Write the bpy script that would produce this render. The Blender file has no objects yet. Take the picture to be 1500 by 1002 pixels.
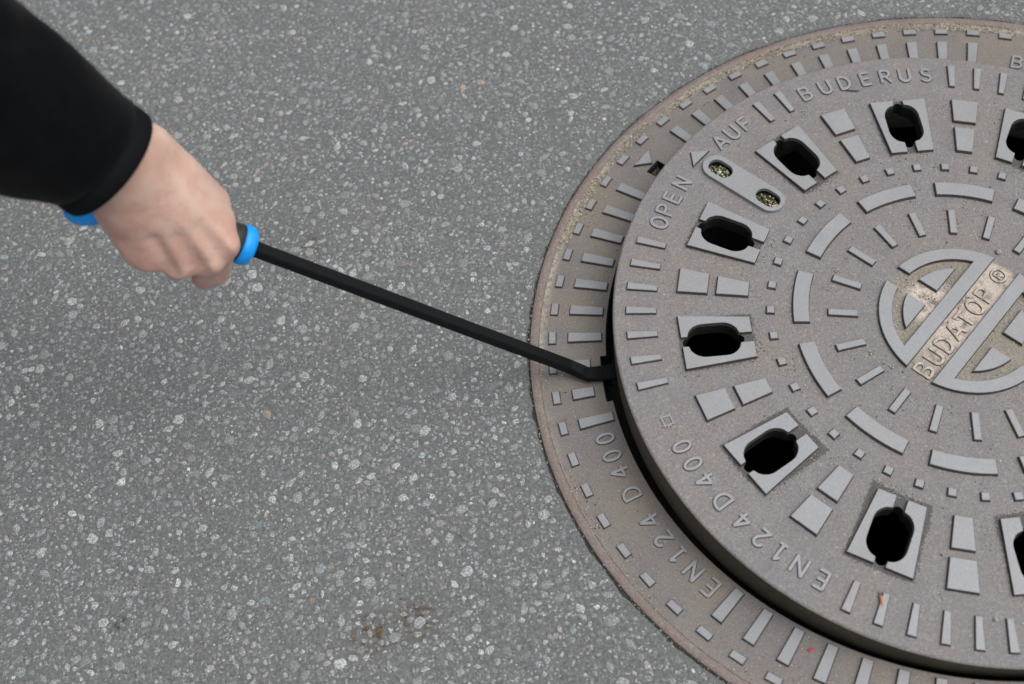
import bpy, bmesh, math, random
import numpy as np
from mathutils import Matrix, Vector

random.seed(7)
rng = np.random.default_rng(11)
sc = bpy.context.scene
COL = sc.collection
PI = math.pi
R_ = math.radians

# ------------------------------------------------------------------ camera
CAM_P = Vector((-0.399384, -0.527760, 0.995884))
CAM_F = Vector((0.0, 0.528385, -0.849005))
CAM_R = Vector((0.975924, -0.185176, -0.115246))
CAM_U = Vector((0.218110, 0.828564, 0.515664))
FPX = 1807.69                                    # focal length in photo pixels (1500 wide)
cam_d = bpy.data.cameras.new('camera')
cam = bpy.data.objects.new('camera', cam_d)
COL.objects.link(cam)
mw = Matrix((( CAM_R.x, CAM_U.x, -CAM_F.x, CAM_P.x),
             ( CAM_R.y, CAM_U.y, -CAM_F.y, CAM_P.y),
             ( CAM_R.z, CAM_U.z, -CAM_F.z, CAM_P.z),
             (0, 0, 0, 1)))
cam.matrix_world = mw
cam_d.sensor_width = 36.0
cam_d.sensor_fit = 'HORIZONTAL'
cam_d.lens = FPX / 1500.0 * 36.0
cam_d.clip_start = 0.02
cam_d.clip_end = 500.0
cam_d.dof.use_dof = True
cam_d.dof.focus_distance = 1.13
cam_d.dof.aperture_fstop = 4.5
sc.camera = cam

# ------------------------------------------------------------------ sky and sun (overcast)
SUN_EL, SUN_AZ = R_(62), R_(108)                  # azimuth measured from +Y towards +X
w = bpy.data.worlds.new('World'); sc.world = w; w.use_nodes = True
nt = w.node_tree; nt.nodes.clear()
out = nt.nodes.new('ShaderNodeOutputWorld'); bg = nt.nodes.new('ShaderNodeBackground')
sky = nt.nodes.new('ShaderNodeTexSky'); sky.sky_type = 'NISHITA'; sky.sun_disc = False
sky.sun_elevation = SUN_EL; sky.sun_rotation = SUN_AZ
sky.air_density = 1.0; sky.dust_density = 6.0; sky.ozone_density = 1.0
hs = nt.nodes.new('ShaderNodeHueSaturation'); hs.inputs['Saturation'].default_value = 0.22
nt.links.new(sky.outputs[0], hs.inputs['Color']); nt.links.new(hs.outputs[0], bg.inputs[0])
bg.inputs[1].default_value = 0.12
nt.links.new(bg.outputs[0], out.inputs[0])
sd = bpy.data.lights.new('sun', 'SUN'); sd.energy = 0.8; sd.angle = R_(80); sd.color = (1.0, 0.97, 0.93)
sun = bpy.data.objects.new('sun', sd); COL.objects.link(sun)
sdir = Vector((math.sin(SUN_AZ)*math.cos(SUN_EL), math.cos(SUN_AZ)*math.cos(SUN_EL), math.sin(SUN_EL)))
sun.rotation_euler = sdir.to_track_quat('Z', 'Y').to_euler()
sc.view_settings.view_transform = 'Standard'
sc.view_settings.look = 'None'
sc.view_settings.exposure = 0.20
sc.view_settings.gamma = 1.0
sc.render.engine = 'CYCLES'

# ------------------------------------------------------------------ helpers
def ray(px, py):
    return CAM_F + CAM_R*((px-750)/FPX) - CAM_U*((py-501)/FPX)
def at_z(px, py, z):
    d = ray(px, py); return CAM_P + d*((z-CAM_P.z)/d.z)

def link(o, parent=None):
    COL.objects.link(o)
    if parent is not None: o.parent = parent
    return o
def mobj(name, me, mat=None, parent=None):
    if mat is not None and not me.materials: me.materials.append(mat)
    return link(bpy.data.objects.new(name, me), parent)
def mesh(name, v, f, smooth=False):
    me = bpy.data.meshes.new(name); me.from_pydata([tuple(p) for p in v], [], f); me.update()
    if smooth:
        me.polygons.foreach_set('use_smooth', [True]*len(me.polygons))
    return me
def empty(name, mtx=None):
    o = bpy.data.objects.new(name, None); o.empty_display_size = 0.05
    if mtx is not None: o.matrix_world = mtx
    return link(o)
def tag(o, label, cat, group=None):
    o['label'] = label; o['category'] = cat
    if group: o['group'] = group
    return o
def P(r, deg): return (r*math.cos(R_(deg)), r*math.sin(R_(deg)))

# ---- node materials
def mat_new(name):
    m = bpy.data.materials.new(name); m.use_nodes = True
    t = m.node_tree; t.nodes.clear()
    o = t.nodes.new('ShaderNodeOutputMaterial'); b = t.nodes.new('ShaderNodeBsdfPrincipled')
    t.links.new(b.outputs[0], o.inputs[0])
    return m, t, b
class N:
    def __init__(s, t): s.t = t
    def val(s, sock, x):
        if isinstance(x, bpy.types.NodeSocket): s.t.links.new(x, sock)
        else: sock.default_value = x
    def coord(s, kind='Object'): return s.t.nodes.new('ShaderNodeTexCoord').outputs[kind]
    def noise(s, vec, scale, detail=4, rough=.55, dist=0, out='Fac'):
        n = s.t.nodes.new('ShaderNodeTexNoise'); s.t.links.new(vec, n.inputs['Vector'])
        n.inputs['Scale'].default_value = scale; n.inputs['Detail'].default_value = detail
        n.inputs['Roughness'].default_value = rough; n.inputs['Distortion'].default_value = dist
        return n.outputs[out]
    def voro(s, vec, scale, feature='F1', out='Distance', rnd=1):
        n = s.t.nodes.new('ShaderNodeTexVoronoi'); n.feature = feature
        s.t.links.new(vec, n.inputs['Vector']); n.inputs['Scale'].default_value = scale
        n.inputs['Randomness'].default_value = rnd
        return n.outputs[out]
    def ramp(s, fac, a, b, c0=0., c1=1.):
        n = s.t.nodes.new('ShaderNodeMapRange'); n.interpolation_type = 'SMOOTHSTEP'
        s.val(n.inputs[0], fac); n.inputs[1].default_value = a; n.inputs[2].default_value = b
        n.inputs[3].default_value = c0; n.inputs[4].default_value = c1
        return n.outputs[0]
    def mix(s, fac, a, b, mode='MIX'):
        n = s.t.nodes.new('ShaderNodeMix'); n.data_type = 'RGBA'; n.blend_type = mode
        s.val(n.inputs[0], fac)
        s.val(n.inputs[6], a if isinstance(a, bpy.types.NodeSocket) else (*a, 1))
        s.val(n.inputs[7], b if isinstance(b, bpy.types.NodeSocket) else (*b, 1))
        return n.outputs[2]
    def math(s, op, a, b=0.):
        n = s.t.nodes.new('ShaderNodeMath'); n.operation = op; s.val(n.inputs[0], a); s.val(n.inputs[1], b)
        return n.outputs[0]
    def attr(s, name):
        n = s.t.nodes.new('ShaderNodeAttribute'); n.attribute_name = name; return n.outputs['Color']
    def bump(s, h, strength, dist, normal=None):
        n = s.t.nodes.new('ShaderNodeBump'); s.t.links.new(h, n.inputs['Height'])
        n.inputs['Strength'].default_value = strength; n.inputs['Distance'].default_value = dist
        if normal is not None: s.t.links.new(normal, n.inputs['Normal'])
        return n.outputs[0]
    def length2d(s, vec):
        m = s.t.nodes.new('ShaderNodeVectorMath'); m.operation = 'MULTIPLY'
        s.t.links.new(vec, m.inputs[0]); m.inputs[1].default_value = (1, 1, 0)
        l = s.t.nodes.new('ShaderNodeVectorMath'); l.operation = 'LENGTH'; s.t.links.new(m.outputs[0], l.inputs[0])
        return l.outputs['Value']

QUAD = [at_z(x, y, 0) for x, y in ((-330, -270), (1800, -270), (1830, 1290), (-330, 1290))]   # ground patch with modelled chips
QUAD = [(q.x, q.y) for q in QUAD]
def quad_edges():
    for i in range(4):
        (x0, y0), (x1, y1) = QUAD[i], QUAD[(i+1) % 4]
        l = math.hypot(x1-x0, y1-y0); yield (-(y1-y0)/l, (x1-x0)/l, ((y1-y0)*x0-(x1-x0)*y0)/l)   # negative inside
def make_asphalt():
    m, t, b = mat_new('asphalt'); n = N(t); c = n.coord()
    big = n.noise(c, 5, 4); mid = n.noise(c, 60, 4); fine = n.noise(c, 900, 3, .7); fine2 = n.noise(c, 340, 4, .65)
    col = n.mix(n.ramp(fine2, .3, .72), (.098, .104, .1045), (.190, .199, .1995))
    col = n.mix(n.ramp(fine, .54, .74, 0, .7), col, (.30, .305, .305))
    col = n.mix(n.ramp(n.noise(c, 1500, 2, .7), .60, .70, 0, .6), col, (.06, .062, .063))
    col = n.mix(n.ramp(mid, .52, .75, 0, .35), col, (.19, .193, .19))
    # small worn aggregate too fine to model
    vd = n.voro(c, 300); vc = n.voro(c, 300, out='Color')
    sep = t.nodes.new('ShaderNodeSeparateColor'); t.links.new(vc, sep.inputs[0])
    pick = n.ramp(sep.outputs[0], .62, .66); disc = n.ramp(vd, .30, .42, 1, 0)
    col = n.mix(n.math('MULTIPLY', n.math('MULTIPLY', pick, disc), .75), col, n.mix(sep.outputs[1], (.19, .195, .195), (.40, .40, .39)))
    # beyond the modelled chips the material takes over
    xyz = t.nodes.new('ShaderNodeSeparateXYZ'); t.links.new(c, xyz.inputs[0]); far = None
    for (ax, ay, ac) in quad_edges():
        e = n.math('ADD', n.math('ADD', n.math('MULTIPLY', xyz.outputs[0], ax), n.math('MULTIPLY', xyz.outputs[1], ay)), ac)
        far = e if far is None else n.math('MAXIMUM', far, e)
    far = n.ramp(far, -.14, 0, 0, 1)
    for sc_, lo_, rad_ in ((190, .50, .34), (430, .45, .34)):
        wp = t.nodes.new('ShaderNodeVectorMath'); wp.operation = 'MULTIPLY_ADD'; t.links.new(n.noise(c, 260, 2, out='Color'), wp.inputs[0]); wp.inputs[1].default_value = (.004, .004, 0); t.links.new(c, wp.inputs[2])
        d2 = n.voro(wp.outputs[0], sc_); c2 = n.voro(wp.outputs[0], sc_, out='Color')
        s3 = t.nodes.new('ShaderNodeSeparateColor'); t.links.new(c2, s3.inputs[0])
        mk = n.math('MULTIPLY', n.ramp(s3.outputs[0], lo_, lo_+.03), n.ramp(n.math('SUBTRACT', d2, n.math('MULTIPLY', s3.outputs[2], .18)), rad_-.16, rad_-.08, 1, 0))
        mk = n.math('MULTIPLY', n.math('MULTIPLY', mk, far), n.ramp(n.noise(c, 620, 3, .7), .38, .55, .35, 1))
        col = n.mix(mk, col, n.mix(s3.outputs[1], (.19, .20, .20), (.43, .44, .435)))
    # dark pores
    pore = n.ramp(n.noise(c, 430, 2, .6), .27, .33, .85, 0)
    col = n.mix(pore, col, (.035, .036, .037))
    col = n.mix(n.ramp(big, .35, .7, 0, .22), col, (.115, .125, .128))
    # brown soil rubbed into two places
    for (px, py, rad) in ((545, 930, .030), (612, 908, .028), (455, 362, .022), (176, 912, .010)):
        q = at_z(px, py, 0)
        d = t.nodes.new('ShaderNodeVectorMath'); d.operation = 'DISTANCE'; t.links.new(c, d.inputs[0]); d.inputs[1].default_value = (q.x, q.y, 0)
        msk = n.math('MULTIPLY', n.ramp(d.outputs['Value'], rad*.3, rad, 1, 0), n.ramp(n.noise(c, 170, 4, .7), .48, .57))
        col = n.mix(n.math('MULTIPLY', msk, .9), col, n.mix(n.ramp(n.noise(c, 800, 2), .4, .65), (.05, .033, .016), (.16, .115, .06)) if px > 200 else (.012, .012, .012))
    t.links.new(col, b.inputs['Base Color']); b.inputs['Roughness'].default_value = .82
    b.inputs['Specular IOR Level'].default_value = .35
    h = n.math('ADD', n.math('MULTIPLY', fine2, .8), n.math('MULTIPLY', fine, .35))
    h = n.math('ADD', h, n.math('MULTIPLY', n.math('MULTIPLY', pick, disc), .35))
    h = n.math('SUBTRACT', h, n.math('MULTIPLY', pore, .6))
    t.links.new(n.bump(h, .9, .0011), b.inputs['Normal'])
    return m
def make_stone(use_obj=False):
    m, t, b = mat_new('stone_piece' if use_obj else 'aggregate'); n = N(t)
    g = t.nodes.new('ShaderNodeNewGeometry'); c = g.outputs['Position']
    if use_obj:
        oi = t.nodes.new('ShaderNodeObjectInfo'); base = oi.outputs['Color']
    else: base = n.attr('tint')
    f = n.noise(c, 950, 3, .75); f2 = n.noise(c, 520, 4, .7)
    col = n.mix(n.ramp(f, .40, .62), n.mix(1, base, (.45, .46, .46), 'MULTIPLY'), n.mix(1, base, (1.6, 1.6, 1.6), 'MULTIPLY'))
    col = n.mix(n.ramp(f2, .42, .56, .68, 0), col, (.142, .147, .148))        # tar film left on the stone
    t.links.new(col, b.inputs['Base Color']); b.inputs['Roughness'].default_value = .7
    t.links.new(n.bump(f, .6, .0005), b.inputs['Normal'])
    return m
def make_iron(name, base_a, base_b, rust, sed_scale=0., plate=False, metallic=.05, rough=.62, logo=False, ring=False, grime=False):
    m, t, b = mat_new(name); n = N(t); g = t.nodes.new('ShaderNodeNewGeometry'); c = g.outputs['Position']
    big = n.noise(c, 15, 6, .68); mid = n.noise(c, 38, 5, .6, .4); fine = n.noise(c, 700, 3, .7); sp = n.noise(c, 1500, 2, .7)
    col = n.mix(n.ramp(mid, .32, .68), base_a, base_b)
    col = n.mix(n.ramp(big, .42, .66, 0, .75), col, rust)
    col = n.mix(n.ramp(fine, .40, .62, 0, .62 if not plate else .25), col, tuple(x*.55 for x in base_a))
    if not plate: col = n.mix(n.ramp(n.noise(c, 420, 3, .7), .54, .68, 0, .5), col, tuple(min(.7, x*1.5) for x in base_b))
    col = n.mix(n.ramp(sp, .62, .72, 0, .55), col, tuple(min(.7, x*1.75) for x in base_b))
    if sed_scale:                                    # dried mud settled on the low ring
        sm = n.math('MULTIPLY', n.ramp(n.noise(c, 14, 4), .38, .62), n.ramp(n.noise(c, 130, 4, .65), .3, .62))
        col = n.mix(n.math('MULTIPLY', sm, sed_scale), col, (.235, .215, .165))
    if grime:                                        # gritty black dirt packed round the vent plates
        oc = n.coord(); sp3 = t.nodes.new('ShaderNodeSeparateXYZ'); t.links.new(oc, sp3.inputs[0])
        r = n.length2d(oc); th = n.math('ARCTAN2', sp3.outputs[1], sp3.outputs[0])
        k = n.math('ADD', n.math('DIVIDE', th, math.pi/6), .5)
        ph = n.math('ABSOLUTE', n.math('MULTIPLY', n.math('SUBTRACT', n.math('FRACT', n.math('ADD', k, 12.)), .5), math.pi/6))
        dx = n.math('SUBTRACT', n.math('ABSOLUTE', n.math('SUBTRACT', r, .2220)), .0318)
        dy = n.math('MULTIPLY', n.math('SUBTRACT', ph, .1073), r)
        d = n.math('MAXIMUM', dx, dy)
        d = n.math('ADD', d, n.math('MULTIPLY', n.math('SUBTRACT', n.noise(oc, 300, 4, .7), .5), .009))
        inw = n.ramp(r, .18, .25, .0035, -.001)          # wider towards the centre of the lid
        d = n.math('SUBTRACT', d, n.math('MULTIPLY', n.ramp(n.noise(oc, 7, 2), .4, .62), n.math('ADD', inw, .003)))
        gm = n.math('MULTIPLY', n.ramp(d, -.0006, .0014, 1, 0), n.ramp(r, .262, .266, 1, 0))
        col = n.mix(n.math('MULTIPLY', gm, .88), col, n.mix(n.ramp(n.noise(oc, 900, 2, .6), .35, .7), (.018, .018, .018), (.13, .125, .115)))
    if ring:                                         # sand banked against the raised rim
        r = n.length2d(c)
        band = n.math('MULTIPLY', n.ramp(r, .3745, .3825), n.ramp(n.noise(c, 9, 3), .40, .58))
        sy_ = t.nodes.new('ShaderNodeSeparateXYZ'); t.links.new(c, sy_.inputs[0])
        band = n.math('MULTIPLY', band, n.ramp(sy_.outputs[1], -.12, .16, .12, 1))
        band = n.math('MULTIPLY', band, n.ramp(n.noise(c, 240, 4, .7), .34, .58))
        col = n.mix(n.math('MULTIPLY', band, .9), col, n.mix(n.ramp(fine, .35, .65), (.27, .245, .195), (.56, .52, .43)))
    if logo:                                         # pale sediment caked in the emblem
        oc = n.coord(); r = n.length2d(oc)
        s2 = t.nodes.new('ShaderNodeSeparateXYZ'); t.links.new(oc, s2.inputs[0])
        ct, st = math.cos(R_(164.12)), math.sin(R_(164.12))
        xe = n.math('ADD', n.math('MULTIPLY', s2.outputs[0], ct), n.math('MULTIPLY', s2.outputs[1], st))
        ye = n.math('SUBTRACT', n.math('MULTIPLY', s2.outputs[1], ct), n.math('MULTIPLY', s2.outputs[0], st))
        inside = n.ramp(r, .068, .075, 1, 0)
        tan = n.math('MULTIPLY', inside, n.ramp(n.noise(oc, 60, 5, .65), .30, .55))
        col = n.mix(n.math('MULTIPLY', tan, .75), col, n.mix(n.ramp(n.noise(oc, 420, 3, .7), .4, .65), (.185, .165, .125), (.34, .31, .235)))
        band = n.math('MULTIPLY', n.ramp(n.math('ABSOLUTE', ye), .0118, .0132, 1, 0), n.ramp(xe, -.075, -.02, .25, .8))
        dv = t.nodes.new('ShaderNodeCombineXYZ'); t.links.new(xe, dv.inputs[0]); t.links.new(ye, dv.inputs[1])
        ds = t.nodes.new('ShaderNodeVectorMath'); ds.operation = 'DISTANCE'; t.links.new(dv.outputs[0], ds.inputs[0]); ds.inputs[1].default_value = (-.002, .031, 0)
        seg = n.ramp(ds.outputs['Value'], .015, .030, 1, 0)
        pm = n.math('MULTIPLY', n.math('MAXIMUM', band, seg), n.ramp(n.noise(oc, 75, 5, .7), .36, .52))
        col = n.mix(n.math('MULTIPLY', n.math('MULTIPLY', pm, inside), .88), col, n.mix(n.ramp(n.noise(oc, 500, 3, .7), .35, .6), (.43, .37, .31), (.66, .56, .50)))
    t.links.new(col, b.inputs['Base Color'])
    b.inputs['Metallic'].default_value = metallic
    t.links.new(n.ramp(mid, .3, .7, rough-.08, rough+.12), b.inputs['Roughness'])
    h = n.math('ADD', fine, n.math('MULTIPLY', mid, .7 if not plate else .3))
    t.links.new(n.bump(h, .35 if plate else .55, .0005), b.inputs['Normal'])
    return m
def make_plain(name, col, rough=.5, metallic=0., bump=None, var=.25, scale=200, spec=.5):
    m, t, b = mat_new(name); n = N(t); c = n.coord()
    f = n.noise(c, scale, 4, .6)
    cc = n.mix(n.ramp(f, .3, .7), tuple(x*(1-var) for x in col), tuple(min(1, x*(1+var)) for x in col))
    t.links.new(cc, b.inputs['Base Color']); b.inputs['Specular IOR Level'].default_value = spec; b.inputs['Roughness'].default_value = rough; b.inputs['Metallic'].default_value = metallic
    if bump: t.links.new(n.bump(f, bump[0], bump[1]), b.inputs['Normal'])
    return m

M = {}
M['asphalt'] = make_asphalt()
M['agg'] = make_stone(); M['stone'] = make_stone(True)
M['cover'] = make_iron('cast_iron_cover', (.190, .179, .183), (.250, .236, .237), (.238, .208, .184), logo=True, grime=True)
M['frame'] = make_iron('cast_iron_frame', (.180, .166, .163), (.228, .208, .200), (.245, .198, .158), sed_scale=.36, ring=True)
M['lip'] = make_iron('cast_iron_lip', (.205, .165, .150), (.265, .222, .205), (.23, .165, .14), rough=.6)
M['tread'] = make_iron('worn_tread', (.272, .281, .297), (.322, .331, .346), (.290, .286, .288), plate=True, metallic=.25, rough=.50)
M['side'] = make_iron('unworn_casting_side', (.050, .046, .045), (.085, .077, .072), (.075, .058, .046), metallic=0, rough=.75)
M['pit'] = make_plain('recess_shade_black', (.006, .0055, .005), .8, bump=(.5, .002))  # recess shade painted as near-black colour on inner walls and underside
M['wall'] = make_iron('dirty_cast_side', (.045, .035, .022), (.085, .066, .042), (.065, .046, .026), sed_scale=.10, metallic=0, rough=.8)
M['shaft'] = make_plain('shaft_concrete', (.010, .0095, .009), .9, bump=(.5, .002))  # concrete coloured near-black, depth shade put into it so the vents stay black
M['soil'] = make_plain('mossy_soil', (.075, .07, .035), .95, bump=(1, .002), var=.7, scale=260)
M['joint'] = make_plain('joint_dirt', (.06, .055, .048), .95, bump=(1, .002), var=.5, scale=500)
M['steel'] = make_plain('black_lacquered_steel', (.0085, .0100, .0115), .45, bump=(.12, .0004), var=.2, scale=500, spec=.08)
M['grip'] = make_plain('black_rubber', (.022, .022, .024), .6, bump=(.2, .0003), scale=400)
M['blue'] = make_plain('blue_rubber', (.002, .33, .93), .45, bump=(.15, .0003), var=.08, scale=200)
def make_grain():
    m, t, b = mat_new('grain'); n = N(t)
    t.links.new(n.attr('tint'), b.inputs['Base Color']); b.inputs['Roughness'].default_value = .75
    return m
M['grain'] = make_grain()
def make_cloth():
    m, t, b = mat_new('black_cloth'); n = N(t); c = n.coord()
    f = n.noise(c, 1400, 2, .6); g = n.noise(c, 60, 3)
    col = n.mix(n.ramp(g, .35, .7), (.0010, .0014, .0021), (.0022, .0028, .0038))
    t.links.new(col, b.inputs['Base Color']); b.inputs['Roughness'].default_value = .85
    b.inputs['Specular IOR Level'].default_value = .09
    b.inputs['Sheen Weight'].default_value = .05; b.inputs['Sheen Roughness'].default_value = .5
    t.links.new(n.bump(f, .4, .0004), b.inputs['Normal'])
    return m
M['cloth'] = make_cloth()
M['hem'] = make_plain('ribbed_hem', (.0035, .0042, .0055), .8, bump=(.4, .0004), scale=900, spec=.15)
def make_skin():
    m, t, b = mat_new('skin'); n = N(t); c = n.coord()
    f = n.noise(c, 45, 4, .6); fine = n.noise(c, 900, 3, .6); cr = n.voro(c, 420)
    base = n.attr('tint')
    col = n.mix(n.ramp(f, .38, .62, 0, .7), base, n.mix(1, base, (.90, .74, .71), 'MULTIPLY'))
    t.links.new(col, b.inputs['Base Color']); b.inputs['Roughness'].default_value = .52
    b.inputs['Subsurface Weight'].default_value = .22
    b.inputs['Subsurface Radius'].default_value = (.009, .004, .0025)
    b.inputs['Subsurface Scale'].default_value = .35
    h = n.math('ADD', n.math('MULTIPLY', fine, .5), n.math('MULTIPLY', cr, .6))
    h2 = n.noise(c, 110, 3, .6)
    nb = n.bump(h2, .45, .0022)
    t.links.new(n.bump(h, .25, .0006, nb), b.inputs['Normal'])
    return m
M['skin'] = make_skin()

def set_tint(me, cols):
    a = me.attributes.new('tint', 'FLOAT_COLOR', 'POINT')
    arr = np.ones((len(me.vertices), 4), np.float32); arr[:, :3] = cols
    a.data.foreach_set('color', arr.ravel())

# ---- lathe
def lathe(name, prof, seg=180, closed=False, smooth=True):
    v = []; f = []
    for i in range(seg):
        a = 2*PI*i/seg
        for r, z in prof: v.append((r*math.cos(a), r*math.sin(a), z))
    k = len(prof)
    for i in range(seg):
        j = (i+1) % seg
        for q in range(k if closed else k-1):
            q2 = (q+1) % k
            f.append((i*k+q, j*k+q, j*k+q2, i*k+q2))
    return mesh(name, v, f, smooth)

# ---- raised casting with drafted sides from an outline (counter-clockwise)
def offset_poly(pts, d):
    n = len(pts); o = []
    for i in range(n):
        p0 = Vector(pts[i-1]); p = Vector(pts[i]); p1 = Vector(pts[(i+1) % n])
        a = (p-p0); b = (p1-p)
        if a.length < 1e-9: a = b
        if b.length < 1e-9: b = a
        a.normalize(); b.normalize()
        n0 = Vector((a.y, -a.x)); n1 = Vector((b.y, -b.x))
        m = n0+n1
        if m.length < 1e-6: m = n0
        m.normalize()
        k = 1/max(.5, m.dot(n0))
        o.append((p.x+m.x*d*k, p.y+m.y*d*k))
    return o
def area2(p): return sum(p[i-1][0]*p[i][1]-p[i][0]*p[i-1][1] for i in range(len(p)))
def relief(name, pts, h, draft=.0009, bev=.0004, z0=-.0004):
    if area2(pts) < 0: pts = pts[::-1]
    n = len(pts)
    rings = [[(x, y, z0) for x, y in offset_poly(pts, draft)], [(x, y, h-bev) for x, y in pts], [(x, y, h) for x, y in offset_poly(pts, -bev)]]
    v = [p for r in rings for p in r]; f = []
    for k in range(2):
        for i in range(n):
            j = (i+1) % n
            f.append((k*n+i, k*n+j, (k+1)*n+j, (k+1)*n+i))
    f.append(tuple(range(2*n, 3*n)))
    me = mesh(name, v, f)
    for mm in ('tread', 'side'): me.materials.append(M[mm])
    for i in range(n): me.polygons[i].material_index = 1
    return me

def fill_plate(name, outlines, z0, z1):
    """flat plate with holes between two heights (2D curve fill)"""
    cu = bpy.data.curves.new(name, 'CURVE'); cu.dimensions = '2D'; cu.fill_mode = 'BOTH'; cu.extrude = (z1-z0)/2
    for pts in outlines:
        s = cu.splines.new('POLY'); s.points.add(len(pts)-1); s.use_cyclic_u = True
        for q, (x, y) in zip(s.points, pts): q.co = (x, y, 0, 1)
    o = bpy.data.objects.new('tmp', cu); COL.objects.link(o)
    dg = bpy.context.evaluated_depsgraph_get()
    me = bpy.data.meshes.new_from_object(o.evaluated_get(dg))
    bpy.data.objects.remove(o); me.name = name
    me.transform(Matrix.Translation((0, 0, (z0+z1)/2)))
    return me

# ------------------------------------------------------------------ stroke letters
def arc(cx, cy, rx, ry, a0, a1, n=10):
    return [(cx+rx*math.cos(R_(a0+(a1-a0)*i/n)), cy+ry*math.sin(R_(a0+(a1-a0)*i/n))) for i in range(n+1)]
G = {
 'A': (.78, [[(0,0),(.39,1)], [(.78,0),(.39,1)], [(.13,.32),(.65,.32)]]),
 'U': (.64, [[(0,1),(0,.32)]+arc(.32,.32,.32,.32,180,360,12)+[(.64,1)]]),
 'F': (.52, [[(0,0),(0,1)], [(0,1),(.52,1)], [(0,.52),(.44,.52)]]),
 'E': (.52, [[(0,0),(0,1)], [(0,1),(.52,1)], [(0,.52),(.46,.52)], [(0,0),(.52,0)]]),
 'N': (.66, [[(0,0),(0,1)], [(0,1),(.66,0)], [(.66,0),(.66,1)]]),
 'T': (.68, [[(.34,0),(.34,1)], [(0,1),(.68,1)]]),
 'O': (.72, [arc(.36,.5,.36,.5,0,360,24)]),
 '0': (.54, [arc(.27,.5,.27,.5,0,360,24)]),
 'P': (.56, [[(0,0),(0,1)], [(0,1),(.3,1)]+arc(.3,.74,.26,.26,90,-90,10)+[(0,.48)]]),
 'R': (.58, [[(0,0),(0,1)], [(0,1),(.3,1)]+arc(.3,.74,.26,.26,90,-90,10)+[(0,.48)], [(.28,.48),(.6,0)]]),
 'B': (.58, [[(0,0),(0,1)], [(0,1),(.3,1)]+arc(.3,.765,.24,.235,90,-90,10)+[(0,.53)], [(.28,.53)]+arc(.3,.265,.29,.265,90,-90,10)+[(0,0)]]),
 'D': (.64, [[(0,0),(0,1)], [(0,1),(.2,1)]+arc(.2,.5,.44,.5,90,-90,14)+[(0,0)]]),
 'S': (.56, [arc(.29,.745,.25,.255,30,250,12)[:-1]+[(.2,.525),(.38,.46)]+arc(.28,.25,.28,.25,60,-150,12)]),
 '1': (.36, [[(.2,0),(.2,1)], [(.2,1),(0,.78)], [(0,0),(.4,0)]]),
 '2': (.54, [arc(.27,.73,.25,.27,165,-35,12)+[(0,0)], [(0,0),(.54,0)]]),
 '4': (.62, [[(.44,0),(.44,1)], [(.44,1),(0,.3)], [(0,.3),(.62,.3)]]),
}
_gm = {}
def glyph_mesh(ch, H, rad, mat):
    key = (ch, round(H, 5), round(rad, 5), mat.name)
    if key in _gm: return _gm[key]
    wd, strokes = G[ch]
    v = []; f = []; K = 8
    for s in strokes:
        pts = [Vector(((x-wd/2)*H, (y-.5)*H, 0)) for x, y in s]
        closed = (pts[0]-pts[-1]).length < 1e-6
        if closed: pts = pts[:-1]
        n = len(pts); base = len(v)
        for i, p in enumerate(pts):
            if closed: d = pts[(i+1) % n]-pts[i-1]
            else: d = pts[min(i+1, n-1)]-pts[max(i-1, 0)]
            d.normalize(); sd_ = Vector((d.y, -d.x, 0))
            e = Vector((0, 0, 0))
            if not closed and i in (0, n-1): e = d*(-rad*.35 if i == 0 else rad*.35)
            for wx, hz in ((1.60, -.4), (1.08, .85), (.86, 1.15), (.30, 1.24), (-.30, 1.24), (-.86, 1.15), (-1.08, .85), (-1.60, -.4)):
                v.append(p+e+sd_*(wx*rad)+Vector((0, 0, hz*rad)))
        for i in range(n if closed else n-1):
            j = (i+1) % n
            for k in range(K-1):
                f.append((base+i*K+k, base+i*K+k+1, base+j*K+k+1, base+j*K+k))
        if not closed:
            f.append(tuple(base+k for k in range(K))[::-1]); f.append(tuple(base+(n-1)*K+k for k in range(K)))
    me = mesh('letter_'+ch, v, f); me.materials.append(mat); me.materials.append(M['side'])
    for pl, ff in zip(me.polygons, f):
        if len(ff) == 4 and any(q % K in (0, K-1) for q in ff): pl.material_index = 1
    bm = bmesh.new(); bm.from_mesh(me); bmesh.ops.recalc_face_normals(bm, faces=bm.faces); bm.to_mesh(me); bm.free()
    _gm[key] = me
    return me
def ring_text(chars, r, H, rad, mat, parent, z=0.):
    for ch, deg in chars:
        o = mobj('letter', glyph_mesh(ch, H, rad, mat), None, parent)
        x, y = P(r, deg); o.location = (x, y, z); o.rotation_euler = (0, 0, R_(deg-90))

# ================================================================== GROUND
RO = .3925
SEG = 720
def ground_mesh():
    prof = [(.3931, -.012), (.3934, -.004), (.3948, -.0004), (.3975, .0004), (.404, .0006), (.43, .0006), (.6, .0006), (1.0, .0006), (1.8, .0006), (4, .0006), (12, .0006), (50, .0006)]
    nz = rng.normal(size=SEG); nz = np.convolve(np.r_[nz[-3:], nz, nz[:3]], np.ones(4)/4, 'same')[3:-3]
    v = []; f = []
    for i in range(SEG):
        a = 2*PI*i/SEG
        for q, (r, z) in enumerate(prof):
            dr = max(-.0001, nz[i]*.0016+.0004) if q < 4 else 0
            v.append(((r+dr)*math.cos(a), (r+dr)*math.sin(a), z - (abs(nz[i])*.0006 if q in (2, 3) else 0)))
    k = len(prof)
    for i in range(SEG):
        j = (i+1) % SEG
        for q in range(k-1): f.append((i*k+q, i*k+q+1, j*k+q+1, j*k+q))
    return mesh('asphalt_ground', v, f)
ground = mobj('asphalt_road', ground_mesh(), M['asphalt']); ground['kind'] = 'structure'
ground['label'] = 'grey worn asphalt road surface with pale stone chips'
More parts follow.
